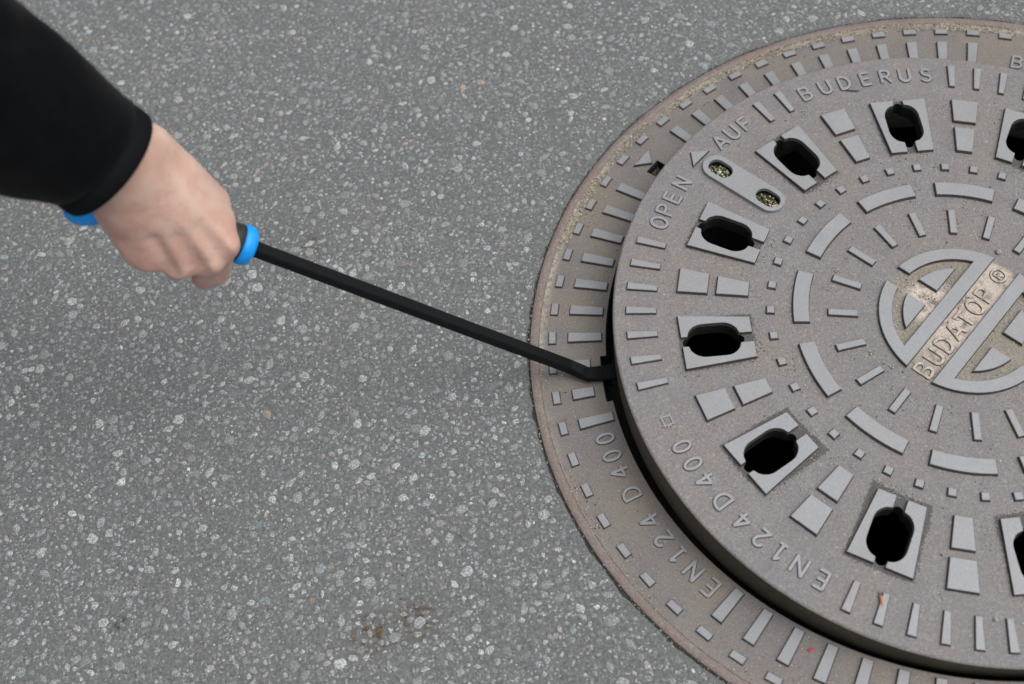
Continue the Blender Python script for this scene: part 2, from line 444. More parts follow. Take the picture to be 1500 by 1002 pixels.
jd = mobj('joint_dirt', lathe('joint_dirt', [(RO-.0006, -.0022), (RO+.0008, -.0015), (RO+.0045, -.0042)], 360), M['joint'], ground)

# worn stone chips in the asphalt
def in_view_stones():
    cs = QUAD
    def inside(x, y):
        e = np.max([ax*x+ay*y+ac for ax, ay, ac in quad_edges()], axis=0)
        return rng.random(len(x)) < np.clip(-e/.14, 0, 1)
    xs = [c[0] for c in cs]; ys = [c[1] for c in cs]
    n = 210000
    x = rng.uniform(min(xs), max(xs), n); y = rng.uniform(min(ys), max(ys), n)
    r = np.clip(np.exp(rng.normal(math.log(.0016), .54, n)), .0007, .0064)
    order = np.argsort(-r); x, y, r = x[order], y[order], r[order]
    ok = inside(x, y) & (np.hypot(x, y) > RO+.0045+r)
    x, y, r = x[ok], y[ok], r[ok]
    cell = .008; grid = {}; keep = []
    for i in range(len(x)):
        cx, cy = int(x[i]//cell), int(y[i]//cell); good = True
        for dx in (-1, 0, 1):
            for dy in (-1, 0, 1):
                for j in grid.get((cx+dx, cy+dy), ()):
                    if (x[i]-x[j])**2+(y[i]-y[j])**2 < (.80*(r[i]+r[j]))**2: good = False; break
                if not good: break
            if not good: break
        if good: keep.append(i); grid.setdefault((cx, cy), []).append(i)
    return x[keep], y[keep], r[keep]
sx, sy, sr = in_view_stones()
NMAX = 52000
if len(sx) > NMAX:
    # thin the smallest at random
    big = np.arange(len(sx)) < 4000
    pk = np.zeros(len(sx), bool); pk[rng.choice(np.arange(4000, len(sx)), NMAX-4000, replace=False)] = True
    kp = big | pk; sx, sy, sr = sx[kp], sy[kp], sr[kp]
def stone_colors(n):
    base = np.array([.292, .306, .307])[None]*np.exp(rng.normal(0, .24, n))[:, None]
    u = rng.random(n)
    base[u < .10] = np.array([.41, .415, .405])*np.exp(rng.normal(0, .12, ((u < .10).sum(), 1)))
    k = (u > .10) & (u < .118); base[k] = np.array([.36, .29, .23])*np.exp(rng.normal(0, .15, (k.sum(), 1)))
    k = (u > .135) & (u < .30); base[k] *= np.array([.90, .985, 1.02])
    k = (u > .30) & (u < .34); base[k] *= np.array([1.1, .98, .95])
    return np.clip(base, .05, .62)
def stone_shape(n=8, rnd=random):
    el = rnd.uniform(.55, 1.0); ph = rnd.uniform(0, PI)
    pts = []
    for i in range(n):
        a = 2*PI*(i+rnd.uniform(-.28, .28))/n; rr = rnd.uniform(.60, 1.18)
        x, y = rr*math.cos(a), rr*math.sin(a)*el
        pts.append((x*math.cos(ph)-y*math.sin(ph), x*math.sin(ph)+y*math.cos(ph)))
    return pts
def stone_vf(pts):
    n = len(pts); v = [(x*1.1, y*1.1, -.25) for x, y in pts]+[(x*.93, y*.93, .12+random.uniform(-.05, .05)) for x, y in pts]+[(x*.5, y*.5, .20+random.uniform(-.03, .03)) for x, y in pts]+[(0, 0, .21)]
    f = []
    for k in range(2):
        for i in range(n):
            j = (i+1) % n; f.append((k*n+i, k*n+j, (k+1)*n+j, (k+1)*n+i))
    for i in range(n): f.append((2*n+i, 2*n+(i+1) % n, 3*n))
    return v, f
shapes = [stone_vf(stone_shape(random.choice((5, 6, 7)))) for _ in range(40)]
cols = stone_colors(len(sx))
# the 300 largest in the picture as separate pieces
deep = np.array([(Vector((a, b, 0))-CAM_P).dot(CAM_F) for a, b in zip(sx, sy)])
u_ = np.array([750+FPX*(Vector((a, b, 0))-CAM_P).dot(CAM_R)/d for a, b, d in zip(sx, sy, deep)])
v_ = np.array([501-FPX*(Vector((a, b, 0))-CAM_P).dot(CAM_U)/d for a, b, d in zip(sx, sy, deep)])
vis = (u_ > 0) & (u_ < 1500) & (v_ > 0) & (v_ < 1002)
score = np.where(vis, sr/deep, 0); top = set(np.argsort(-score)[:300].tolist())
stone_meshes = []
for k, (v, f) in enumerate(shapes[:14]):
    me = mesh('stone_chip', v, f, True); me.materials.append(M['stone']); stone_meshes.append(me)
for i in sorted(top):
    o = link(bpy.data.objects.new('stone', random.choice(stone_meshes)), ground)
    o.location = (sx[i], sy[i], .0006); s = sr[i]; o.scale = (s, s, s*.45); o.rotation_euler = (0, 0, random.uniform(0, 6.28))
    o.color = (*cols[i], 1)
def scatter(name, xs, ys, zs, rs, colr, parent, mat, shp, flat=.75, tilt=False, mtx=None):
    V = []; F = []; C = []; base = 0
    shp_np = [(np.array(v), f) for v, f in shp]
    for i in range(len(xs)):
        v, f = shp_np[i % len(shp_np)]
        a = random.uniform(0, 6.28); c, s = math.cos(a), math.sin(a)
        q = v*rs[i]; q = np.c_[q[:, 0]*c-q[:, 1]*s, q[:, 0]*s+q[:, 1]*c, q[:, 2]*flat]
        q += (xs[i], ys[i], zs[i])
        V.append(q); C.append(np.repeat(colr[i][None], len(q), 0))
        F += [tuple(k+base for k in ff) for ff in f]; base += len(q)
    V = np.concatenate(V); C = np.concatenate(C)
    if mtx is not None:
        A = np.array(mtx); V = V@A[:3, :3].T + A[:3, 3]
    me = mesh(name, V.tolist(), F, True); set_tint(me, C)
    o = mobj(name, me, mat, parent); o['kind'] = 'stuff'
    return o
rest = np.array([i for i in range(len(sx)) if i not in top])
scatter('stone_chips', sx[rest], sy[rest], np.full(len(rest), .0006), sr[rest], cols[rest], ground, M['agg'], shapes, .5)

# ================================================================== FRAME
RI = .3199
NOTCH = [(170.2, 178.8, .3257), (128.5, 131.6, .3415)]
frame = empty('manhole_surround')
tag(frame, 'round cast iron manhole frame set in asphalt around the raised lid', 'manhole frame')
def frame_body():
    angs = []
    for i in range(720): angs.append((i*.5, None))
    ent = []
    for a, _ in angs:
        r = RI
        for a0, a1, rn in NOTCH:
            if a0 <= a <= a1: r = rn
        skip = any(abs(a-x) < .12 for n in NOTCH for x in n[:2])
        if not skip: ent.append((a, r))
    for a0, a1, rn in NOTCH: ent += [(a0, RI), (a0, rn), (a1, rn), (a1, RI)]
    # keep step order: entering a notch goes RI -> rn, leaving rn -> RI
    starts = {n[0] for n in NOTCH}
    ent.sort(key=lambda e: (e[0], e[1] if e[0] in starts else -e[1]))
    v = []; f = []; k = 5
    for a, r in ent:
        for (rr, z) in ((.3838, 0), (r+.0012, 0), (r, -.0012), (r-.002, -.058), (.292, -.0585)):
            v.append((*P(rr, a), z))
    n = len(ent)
    for i in range(n):
        j = (i+1) % n
        for q in range(k-1):
            if abs(ent[i][0]-ent[j][0]) < 1e-6 and q in (0, 3): continue
            f.append((i*k+q, j*k+q, j*k+q+1, i*k+q+1))
    return mesh('frame_ring', v, f), ent
fr_me, _ = frame_body()
bm = bmesh.new(); bm.from_mesh(fr_me); bmesh.ops.recalc_face_normals(bm, faces=bm.faces)
bm.faces.ensure_lookup_table()
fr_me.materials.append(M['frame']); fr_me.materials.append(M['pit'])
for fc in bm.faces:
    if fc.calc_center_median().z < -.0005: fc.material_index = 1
bm.to_mesh(fr_me); bm.free()
mobj('frame_ring', fr_me, None, frame)
mobj('rim', lathe('rim', [(.3836, -.0012), (.3842, .0004), (.3850, .0011), (.3918, .0012), (RO, .0005), (RO, -.08), (.36, -.08)], 360), M['lip'], frame)
# soil caught in the small lifting notch
sv = [(*P(.3205, 128.7), -.020), (*P(.3412, 128.7), -.009), (*P(.3412, 131.4), -.007), (*P(.3205, 131.4), -.020)]
mobj('notch_soil', mesh('notch_soil', sv, [(0, 1, 2, 3)]), M['soil'], frame)
HB = .0030
def bar_poly(r0, r1, h0, h1):   # half angles in degrees
    return [P(r0, -h0), P(r1, -h1), P(r1, h1), P(r0, h0)]
bar_me = relief('tread_bar', bar_poly(.3248, .3562, .74, .80), HB)
barS_me = relief('tread_bar_short', bar_poly(.3364, .3562, .80, .82), HB)
stud_me = relief('stud', bar_poly(.3682, .3746, .97, .97), HB*.8)
def place(me, name, parent, deg, z=0.):
    o = link(bpy.data.objects.new(name, me), parent); o.rotation_euler = (0, 0, R_(deg)); o.location.z = z; return o
for k in range(72):
    a = 1.68+5*k
    place(stud_me, 'stud', frame, a)
    if 183 < a < 214 or 33 < a < 63 or 126 < a < 133: continue
    if 262 < a < 300: continue
    place(barS_me if 170 < a < 178 else bar_me, 'tread_bar', frame, a)
tri_f = relief('arrow', [P(.357, 127.75), P(.344, 129.76), P(.357, 131.75)], HB); mobj('arrow', tri_f, None, frame)
LH, LR = .0153, .00132
ring_text([('E', 213.2), ('N', 209.9), ('1', 206.6), ('2', 203.5), ('4', 200.0), ('D', 194.9), ('4', 191.1), ('0', 188.1), ('0', 185.0)], .3380, LH, LR, M['tread'], frame)
ring_text(list(zip('BUDERUS', [59.1-3.6*i for i in range(7)])), .3380, LH, LR, M['tread'], frame)
ring_text(list(zip('EN124', [296-3.3*i for i in range(5)]))+list(zip('D400', [277-3.2*i for i in range(4)])), .3380, LH, LR, M['tread'], frame)

# shaft below
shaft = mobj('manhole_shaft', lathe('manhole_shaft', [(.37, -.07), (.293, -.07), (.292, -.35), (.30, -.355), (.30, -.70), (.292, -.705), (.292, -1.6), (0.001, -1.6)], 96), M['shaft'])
shaft['kind'] = 'structure'

# ================================================================== COVER
S = .97866                                         # measured radii to lifted-cover scale
RC = .3119
CO = Vector((-.002547, -.004640, .025320))
CN = Vector((.0795268, -.0404373, .9960122)); CE1 = Vector((.9968327, .0032261, -.0794614)); CE2 = Vector((0, .9991769, .0405658))
s0 = -2.204655
ex = CE1*math.cos(s0)+CE2*math.sin(s0); ey = CN.cross(ex)
CM = Matrix(((ex.x, ey.x, CN.x, CO.x), (ex.y, ey.y, CN.y, CO.y), (ex.z, ey.z, CN.z, CO.z), (0, 0, 0, 1)))
cover = empty('manhole_cover', CM)
tag(cover, 'round vented cast iron manhole lid pried up at one edge', 'manhole cover')
def circ(r, n=180): return [P(r, 360*i/n) for i in range(n)]
def rot(pts, deg):
    c, s = math.cos(R_(deg)), math.sin(R_(deg)); return [(x*c-y*s, x*s+y*c) for x, y in pts]
# slot outline at +x : round-ended vent with a small round notch at each end
def slot_outline(grow=0.):
    c = .2287*S; hw = .0165*S+grow; hl = .0240*S+grow; nr = .0048*S+grow*.6; nl = .0283*S+grow
    rr = hw*.92; q = []
    e = hl-rr
    yv = nr; ae = math.degrees(math.acos(max(-1, min(1, 1-0)))) 
    a_n = math.degrees(math.asin(nr/rr))
    # outer end (right), counter clockwise from the lower side
    q += [(c-e, -hw), (c+e, -hw)]
    q += [(c+e+rr*math.cos(R_(t)), -(hw-rr)+rr*math.sin(R_(t))) for t in np.linspace(-80, -a_n-12, 9)]
    q += [(c+nl-nr+nr*math.cos(R_(t)), nr*math.sin(R_(t))) for t in np.linspace(-90, 90, 7)]
    q += [(c+e+rr*math.cos(R_(t)), (hw-rr)+rr*math.sin(R_(t))) for t in np.linspace(a_n+12, 80, 9)]
    q += [(c+e, hw), (c-e, hw)]
    q += [(c-e-rr*math.cos(R_(t)), (hw-rr)+rr*math.sin(R_(t))) for t in np.linspace(80, a_n+12, 9)]
    q += [(c-nl+nr-nr*math.cos(R_(t)), nr*math.sin(R_(t))) for t in np.linspace(90, -90, 7)]
    q += [(c-e-rr*math.cos(R_(t)), -(hw-rr)+rr*math.sin(R_(t))) for t in np.linspace(-a_n-12, -80, 9)]
    return q
def stadium(c, hl, hw, n=10):
    e = hl-hw
    return [(c+e+hw*math.cos(R_(t)), hw*math.sin(R_(t))) for t in np.linspace(-90, 90, n)]+[(c-e+hw*math.cos(R_(t)), hw*math.sin(R_(t))) for t in np.linspace(90, 270, n)]
KEY = 255.
holes = [rot(slot_outline(), 30*k) for k in range(12)]
kh = [(.2703*S, .0128*S, .0088*S), (.2141*S, .0128*S, .0088*S)]
holes += [rot(stadium(c, a, b), KEY) for c, a, b in kh]
plate_me = fill_plate('lid_plate', [circ(RC-.0020)]+holes, -.014, 0)
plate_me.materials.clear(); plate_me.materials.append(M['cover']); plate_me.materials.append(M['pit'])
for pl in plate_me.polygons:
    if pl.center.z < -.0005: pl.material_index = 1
mobj('lid_plate', plate_me, None, cover)
mobj('lid_edge', lathe('lid_edge', [(RC-.0020, -.00002), (RC-.0009, -.0003), (RC-.0003, -.0013)], 360), M['cover'], cover)
mobj('flange', lathe('flange', [(RC-.0003, -.0013), (RC, -.0035), (RC-.0028, -.0430), (RC-.004, -.0440), (RC-.024, -.0440), (RC-.026, -.0145)], 360), M['wall'], cover)
HC = .0036
# bars round the edge
cb = relief('edge_bar', bar_poly(.2788*S, .3063*S, .53, .69), HC*.75, draft=.0008)
for k in range(72):
    a = (2.55+5*k) % 360
    if 199 < a < 231 or 239.5 < a < 275 or 309.5 < a < 355 or 60 < a < 92 or 130 < a < 150: continue
    place(cb, 'edge_bar', cover, a)
ring_text(list(zip('BUDERUS', (227.7, 223.3, 219.2, 214.8, 210.7, 206.8, 202.6))), .293*S, LH, LR, M['tread'], cover)
ring_text([('A', 249.3), ('U', 245.9), ('F', 242.5), ('O', 272.5), ('P', 269.3), ('E', 266.1), ('N', 262.1)], .2925*S, LH, LR, M['tread'], cover)
ring_text([('E', 352.3), ('N', 348.35), ('1', 344.5), ('2', 340.9), ('4', 336.8), ('D', 332), ('4', 327.6), ('0', 324), ('0', 320.4)], .2912*S, LH, LR, M['tread'], cover)
ring_text(list(zip('EN124', [90-3.6*i for i in range(5)]))+list(zip('D400', [70.5-3.6*i for i in range(4)])), .2912*S, LH, LR, M['tread'], cover)
# little foundry mark: a small open frame with two cross strokes
G['#'] = (.7, [[(.1, .18), (.1, .82)], [(.6, .18), (.6, .82)], [(0, .25), (.7, .25)], [(0, .75), (.7, .75)], [(.1, .5), (-.06, .62)], [(.1, .5), (-.06, .38)]])
ring_text([('#', 315)], .292*S, .0160, .0007, M['tread'], cover)
tri_c = relief('arrow', [P(.3055*S, KEY+.15), P(.2932*S, KEY-2.35), P(.2938*S, KEY+2.55)], HC*.7); mobj('arrow', tri_c, None, cover)
# vent plates: two halves per slot
so = slot_outline(.0006)
c_ = .2287*S
up = [p for p in so if p[1] > 0]                 # from outer notch to inner notch, counter clockwise
gap = .0050*S
ro_, ri_, hh = .2595*S, .1942*S, 6.15
def half_plate(sgn):
    inner = [(x, max(y, gap)) for x, y in up]
    pts = [(ro_*math.cos(R_(hh)), gap), (ro_*math.cos(R_(hh)), ro_*math.sin(R_(hh))), (ri_*math.cos(R_(hh)), ri_*math.sin(R_(hh))), (ri_*math.cos(R_(hh)), gap)]
    inner = [q for q in inner[::-1] if ri_*math.cos(R_(hh))+.001 < q[0] < ro_*math.cos(R_(hh))-.001]
    cl = []
    for q in pts+inner:
        if not cl or math.hypot(q[0]-cl[-1][0], q[1]-cl[-1][1]) > .0004: cl.append(q)
    return [(x, y*sgn) for x, y in cl]
vp = []
for sgn in (1, -1):
    me = relief('vent_plate', half_plate(sgn), HC, draft=.0005, bev=.0003); vp.append(me)
for k in range(12):
    for me in vp: place(me, 'vent_plate', cover, 30*k)
blo = relief('tread_block', bar_poly(.2326*S, .2600*S, 2.62, 2.86), HC); bli = relief('tread_block_inner', bar_poly(.1950*S, .2242*S, 2.16, 2.50), HC)
for k in range(12):
    a = 15+30*k
    if abs(a-KEY) < 1: continue
    place(blo, 'tread_block', cover, a); place(bli, 'tread_block', cover, a)
# key bar with two filled holes
ky = fill_plate('key_bar', [stadium(.2430*S, .0455*S, .0138*S, 16)]+[stadium(c, a, b) for c, a, b in kh], -.0002, HC)
ky.materials.clear(); ky.materials.append(M['tread']); place(ky, 'key_bar', cover, KEY)
for c, a, b in kh:
    me = mesh('hole_soil', [(x, y, -.0060+random.uniform(-.0015, .0015)) for x, y in stadium(c, a+.001, b+.001)]+[(c, 0, -.003)], [(i, (i+1) % 20, 20) for i in range(20)], True); me.materials.append(M['soil'])
    place(me, 'hole_soil', cover, KEY)
# rings of studs, arcs and short bars
sq = .0034*S
sqm = relief('stud', [(.174*S-sq, -sq), (.174*S+sq, -sq), (.174*S+sq, sq), (.174*S-sq, sq)], HC*.75, draft=.0011)
for k in range(40): place(sqm, 'stud', cover, 3.05+9*k)
arc_pts = [P(.1537*S, t) for t in np.linspace(-10.6, 10.6, 12)]+[P(.1395*S, t) for t in np.linspace(10.75, -10.75, 12)]
am = relief('tread_arc', arc_pts, HC, draft=.0010)
for k in range(12): place(am, 'tread_arc', cover, 15+30*k)
sbm = relief('short_bar', [(.0952*S, -.0031*S), (.1216*S, -.0031*S), (.1216*S, .0031*S), (.0952*S, .0031*S)], HC*.8, draft=.0010)
for k in range(20): place(sbm, 'short_bar', cover, 2.75+18*k)
# emblem
TD = 164.12
def X(r, y): return math.sqrt(r*r-y*y)
def emblem_half():
    Ro, Rn, y0, y1, g = .0763*S, .0645*S, .0130*S, .0258*S, .0098*S
    def an(r, y=None, x=None): return math.degrees(math.asin(y/r)) if y is not None else math.degrees(math.acos(x/r))
    pts = [P(Ro, t) for t in np.linspace(an(Ro, y=y0), an(Ro, x=g), 16)]
    pts += [P(Rn, t) for t in np.linspace(an(Rn, x=g), an(Rn, y=y1), 14)]
    pts += [P(Rn, t) for t in np.linspace(180-an(Rn, y=y1), 180-an(Rn, x=g), 14)]
    pts += [P(Ro, t) for t in np.linspace(180-an(Ro, x=g), 180-an(Ro, y=y0), 16)]
    return pts
def sector(sg):
    Rs, y, g = .0545*S, .0345*S, .0098*S
    p = [(g, y)]+[P(Rs, t) for t in np.linspace(math.degrees(math.asin(y/Rs)), math.degrees(math.acos(g/Rs)), 10)]
    return [(sg*x, yy) for x, yy in p]
em = relief('emblem_band', emblem_half(), HC, draft=.0006)
secs = [relief('emblem_sector', sector(s), HC, draft=.0006) for s in (1, -1)]
for a in (TD, TD+180):
    place(em, 'emblem_band', cover, a)
    for q in secs: place(q, 'emblem_sector', cover, a)
for i, ch in enumerate('BUDATOP'):
    o = mobj('letter', glyph_mesh(ch, LH*1.02, .00125, M['cover']), None, cover)
    x = (-.0675+.0172*i+(.001 if i == 3 else 0))*S; y = -.0008
    o.location = (*rot([(x, y)], TD)[0], 0); o.rotation_euler = (0, 0, R_(TD))
G['®'] = (1.0, [arc(.5, .5, .5, .5, 0, 360, 28), [(.36, .22), (.36, .78)], [(.36, .78), (.54, .78)]+arc(.54, .645, .135, .135, 90, -90, 6)+[(.36, .51)], [(.52, .51), (.68, .22)]])
o = mobj('registered_mark', glyph_mesh('®', .0135*S, .0010, M['cover']), None, cover)
o.location = (*rot([(.0622*S, .0003)], TD)[0], 0); o.rotation_euler = (0, 0, R_(TD))

# ================================================================== loose grit
def gem(rnd=random):
    v = [(1, 0, 0), (0, 1, 0), (-1, 0, 0), (0, -1, 0), (0, 0, .8), (0, 0, -.6)]
    v = [tuple(c*rnd.uniform(.65, 1.25)+rnd.uniform(-.15, .15) for c in p) for p in v]
    f = [(0, 1, 4), (1, 2, 4), (2, 3, 4), (3, 0, 4), (1, 0, 5), (2, 1, 5), (3, 2, 5), (0, 3, 5)]
    return v, f
gems = [gem() for _ in range(24)]
def sand_cols(n, dark=0.):
    c = np.array([.42, .37, .26])[None]*np.exp(rng.normal(0, .35, n))[:, None]
    u = rng.random(n); c[u < .22] = (.62, .60, .54); c[(u > .22) & (u < .34)] = (.22, .17, .10)
    if dark: k = rng.random(n) < dark; c[k] = np.array([.05, .048, .045])*np.exp(rng.normal(0, .4, (k.sum(), 1)))
    return np.clip(c, .01, .75)
def polar_grit(name, parts, parent, mtx, z=.0002, vents=False):
    xs = []; ys = []; zs = []; rs = []; cc = []
    for (n, r0, r1, a0, a1, smin, smax, dark, clump) in parts:
        r = rng.uniform(r0, r1, n); a = np.radians(rng.uniform(a0, a1, n))
        if clump:
            k = max(2, n//clump); cr, ca = rng.uniform(r0, r1, k), np.radians(rng.uniform(a0, a1, k))
            ix = rng.integers(0, k, n); r = np.clip(cr[ix]+rng.normal(0, .0035, n), r0, r1); a = ca[ix]+rng.normal(0, .006/ max(.05, r1), n)
        if vents:                                     # nothing lies over the open vents or under their plates
            ph = np.abs((np.degrees(a)+15) % 30-15); kb = np.abs((np.degrees(a)-KEY+180) % 360-180)
            ok = ~((ph < 6.2) & (r > .189) & (r < .2545)) & ~((kb < 4) & (r > .19) & (r < .285))
            r, a = r[ok], a[ok]; n = len(r)
        xs.append(r*np.cos(a)); ys.append(r*np.sin(a)); s = 1.25*smin*np.exp(rng.random(n)**2*math.log(smax/smin)); rs.append(s); zs.append(z+s*.3); cc.append(sand_cols(n, dark))
    return scatter(name, *map(np.concatenate, (xs, ys, zs, rs)), np.concatenate(cc), parent, M['grain'], gems, 1.0, mtx=mtx)
g1 = polar_grit('sand', [
    (4200, .3755, .3838, 50, 150, .0003, .0010, .04, 16), (700, .3765, .3838, 150, 260, .00025, .0007, .1, 12), (900, .358, .3838, 50, 260, .00022, .0007, .1, 8),
    (800, .326, .375, 60, 260, .00022, .0007, .1, 0),
    ], None, None)
g1['label'] = 'pale sand and grit caught along the frame rim'
def away(k): return 30*k
lst = [(900, .08, .300, 150, 390, .00026, .0008, .08, 0), (1900, .08, .275, 150, 390, .00022, .0007, .1, 14), (900, .004, .072, 0, 360, .0002, .0008, .12, 10), (500, .004, .074, TD-60+90, TD+60+90, .0002, .0007, .1, 10)]
for k in range(5, 14):                           # dark grit swept against the vent plates
    a = 30*k
    lst += [(70, .180, .1895, a-5, a+5, .0002, .0006, .3, 0), (25, .2555, .260, a-6.5, a+6.5, .0002, .0005, .5, 0), (40, .19, .256, a+6.6, a+8.0, .0002, .0006, .3, 0)]
g2 = polar_grit('sand', lst, None, CM, vents=True)
g2['label'] = 'sand grains and dark grit strewn over the lid'
xs = []; ys = []; zs = []
for c, a, b in kh:
    n = 230; t = rng.uniform(0, 2*PI, n); q = np.sqrt(rng.random(n))
    lx = c+q*np.cos(t)*(a-.001); ly = q*np.sin(t)*(b-.001)
    ca, sa = math.cos(R_(KEY)), math.sin(R_(KEY)); xs.append(lx*ca-ly*sa); ys.append(lx*sa+ly*ca); zs.append(-.0038+rng.random(n)*.0040-.0025*q)
xs, ys, zs = map(np.concatenate, (xs, ys, zs)); n = len(xs)
cc = sand_cols(n); k = rng.random(n) < .45; cc[k] = np.array([.06, .075, .02])*np.exp(rng.normal(0, .4, (k.sum(), 1)))
g3 = scatter('gravel_fill', xs, ys, zs, rng.uniform(.0007, .0019, n), cc, None, M['grain'], gems, 1.0, mtx=CM); g3['label'] = 'mossy gravel packed in the two key holes'
# crumbs along the joint of asphalt and rim
n = 1500; a = rng.uniform(0, 2*PI, n); r = RO+np.abs(rng.normal(.0012, .0018, n))
cc = np.array([.13, .125, .11])[None]*np.exp(rng.normal(0, .5, n))[:, None]; u = rng.random(n); cc[u < .2] = (.36, .32, .25)
g4 = scatter('joint_crumbs', r*np.cos(a), r*np.sin(a), np.full(n, -.0006)+rng.normal(0, .0004, n), rng.uniform(.0004, .0013, n), np.clip(cc, .02, .6), None, M['grain'], gems, 1.0); g4['label'] = 'crumbs of asphalt and dirt along the rim joint'

# ================================================================== PRY BAR
ZC = .230
COLLAR = at_z(365, 361.5, ZC)
BEND = at_z(828, 534.5, .0155)
hd = (BEND-COLLAR).normalized()                  # handle axis towards the tip
vv = (CAM_P-COLLAR); vv = (vv-hd*vv.dot(hd)).normalized()      # towards the viewer side
uu = hd.cross(vv) 
if uu.dot(CAM_U) > 0: uu = -uu                   # towards the road side of the handle
pry = empty('pry_bar', Matrix.Translation(at_z(905, 543, .003)))
tag(pry, 'black square pry bar with blue-capped handle wedged under the lid', 'pry bar')
inv = pry.matrix_world.inverted()
def wmesh(name, v, f, mat, smooth=True, parent=pry):
    me = mesh(name, [inv@Vector(p) for p in v], f, smooth); return mobj(name, me, mat, parent)
def sweep(path, secs, cap=True):
    """path points with a section (list of 3D offsets) each"""
    v = []; f = []; k = len(secs[0])
    for p, s in zip(path, secs): v += [p+q for q in s]
    for i in range(len(path)-1):
        for j in range(k):
            j2 = (j+1) % k; f.append((i*k+j, i*k+j2, (i+1)*k+j2, (i+1)*k+j))
    if cap: f.append(tuple(range(k))[::-1]); f.append(tuple(range((len(path)-1)*k, len(path)*k)))
    return v, f
NOTCHC = at_z(892, 546, .0050); TIP0 = at_z(912, 542, .0035)
TIP1 = TIP0+(Vector((1, -.1, -.02))).normalized()*.018
# smooth path through the bend
ctrl = [COLLAR-hd*.10, COLLAR+(BEND-COLLAR)*.5, COLLAR+(BEND-COLLAR)*.9]
def bez(p0, p1, p2, t): return p0*(1-t)**2+p1*2*t*(1-t)+p2*t*t
K0 = BEND+hd*.004; K1 = at_z(861, 548.5, .0075); K2 = at_z(884, 547, .0048)
path = [COLLAR-hd*.02, COLLAR+(K0-COLLAR)*.5, K0, K0+(K1-K0)*.72, K1, K2, TIP0, TIP1]
KF = [0, 0, 0, .08, .32, .75, 1, 1]
npth = len(path); secs = []
half = .0051
for i, p in enumerate(path):
    d = (path[min(i+1, npth-1)]-path[max(i-1, 0)]).normalized()
    a1 = (uu-d*uu.dot(d)).normalized(); a2 = d.cross(a1)
    if a2.dot(vv) < 0: a2 = -a2
    th = R_(36)
    b1 = a1*math.cos(th)+a2*math.sin(th); b2 = -a1*math.sin(th)+a2*math.cos(th)
    k = KF[i]
    if k > 0:                                     # flatten into the chisel
        up = Vector((0, 0, 1)); up = (up-d*up.dot(d)).normalized(); sd_ = d.cross(up)
        w1 = k**.7
        if b1.dot(sd_) < 0: sd_ = -sd_
        b1 = (b1*(1-w1)+sd_*w1).normalized(); b2 = d.cross(b1)
        if b2.z < 0: b2 = -b2
    hx = half*(1+.62*k); hy = half*(1-.78*k)
    if i == npth-1: hy = .0006
    c = .0009*min(1, hy/half+.1)
    b2n = b2
    sec = [(hx, -hy+c), (hx, hy-c), (hx-c, hy), (-hx+c, hy), (-hx, hy-c), (-hx, -hy+c), (-hx+c, -hy), (hx-c, -hy)]
    secs.append([b1*x+b2n*y for x, y in sec])
v, f = sweep(path, secs)
sh = wmesh('shaft', v, f, M['steel'], False)
bm = bmesh.new(); bm.from_mesh(sh.data); bmesh.ops.recalc_face_normals(bm, faces=bm.faces); bm.to_mesh(sh.data); bm.free()
def round_part(name, prof, mat, seg=40, flat=0.):
    """prof: (distance along handle from collar in mm towards tip, radius mm)"""
    v = []; f = []
    for s, r in prof:
        for i in range(seg):
            a = 2*PI*i/seg; rr = r*(1-flat*abs(math.cos(2*a))**3)
            v.append(COLLAR+hd*(s/1000)+uu*(.0085*max(0, (-s-45)/90)**2)+(uu*math.cos(a)+vv*math.sin(a))*(rr/1000))
    k = len(prof)
    for q in range(k-1):
        for i in range(seg):
            j = (i+1) % seg; f.append((q*seg+i, q*seg+j, (q+1)*seg+j, (q+1)*seg+i))
    f.append(tuple(range(seg))[::-1]); f.append(tuple(range((k-1)*seg, k*seg)))
    o = wmesh(name, v, f, mat)
    bm = bmesh.new(); bm.from_mesh(o.data); bmesh.ops.recalc_face_normals(bm, faces=bm.faces); bm.to_mesh(o.data); bm.free()
    return o
round_part('collar', [(-9, 15.0), (-8.5, 16.0), (-5, 16.4), (-2, 16.2), (.5, 15.2), (2.2, 13.2), (3.0, 10.5), (3.1, 3.0)], M['blue'])
round_part('grip', [(-114, 15.5), (-110, 16.8), (-100, 17.2), (-80, 16.6), (-50, 15.8), (-25, 15.2), (-14, 15.4), (-9.2, 15.8), (-8.8, 15.2)], M['grip'], flat=.04)
round_part('end_cap', [(-142, 5), (-141, 12), (-138, 17.5), (-133, 21), (-126, 22.5), (-119, 21.6), (-113, 18.6), (-110, 16.2)], M['blue'])

# ================================================================== PERSON : hand, forearm, sleeve
def HP(px, py, v_mm):
    """point under a photo pixel, in the slab v_mm on the viewer side of the handle axis"""
    d = ray(px, py); o = COLLAR+vv*(v_mm/1000)
    t = (o-CAM_P).dot(vv)/d.dot(vv)
    return CAM_P+d*t
def HL(a, u, v): return COLLAR+hd*(a/1000)+uu*(u/1000)+vv*(v/1000)
prim = []                                         # (p0, p1, r0, r1, k)
def cap(p0, p1, r0, r1, k=.004): prim.append((np.array(p0), np.array(p1), r0/1000, r1/1000, k))
WR = HP(176, 240, 42)
mcp = {'i': HP(330, 358, 23), 'm': HP(305, 383, 17), 'r': HP(262, 389, 10), 'p': HP(216, 378, 5)}
cmc = {'i': HP(205, 226, 37), 'm': HP(192, 238, 40), 'r': HP(178, 252, 38), 'p': HP(165, 267, 31)}
fdir = (CAM_R*-.77+CAM_U*.64)*math.cos(R_(42))-CAM_F*math.sin(R_(42)); fdir.normalize()
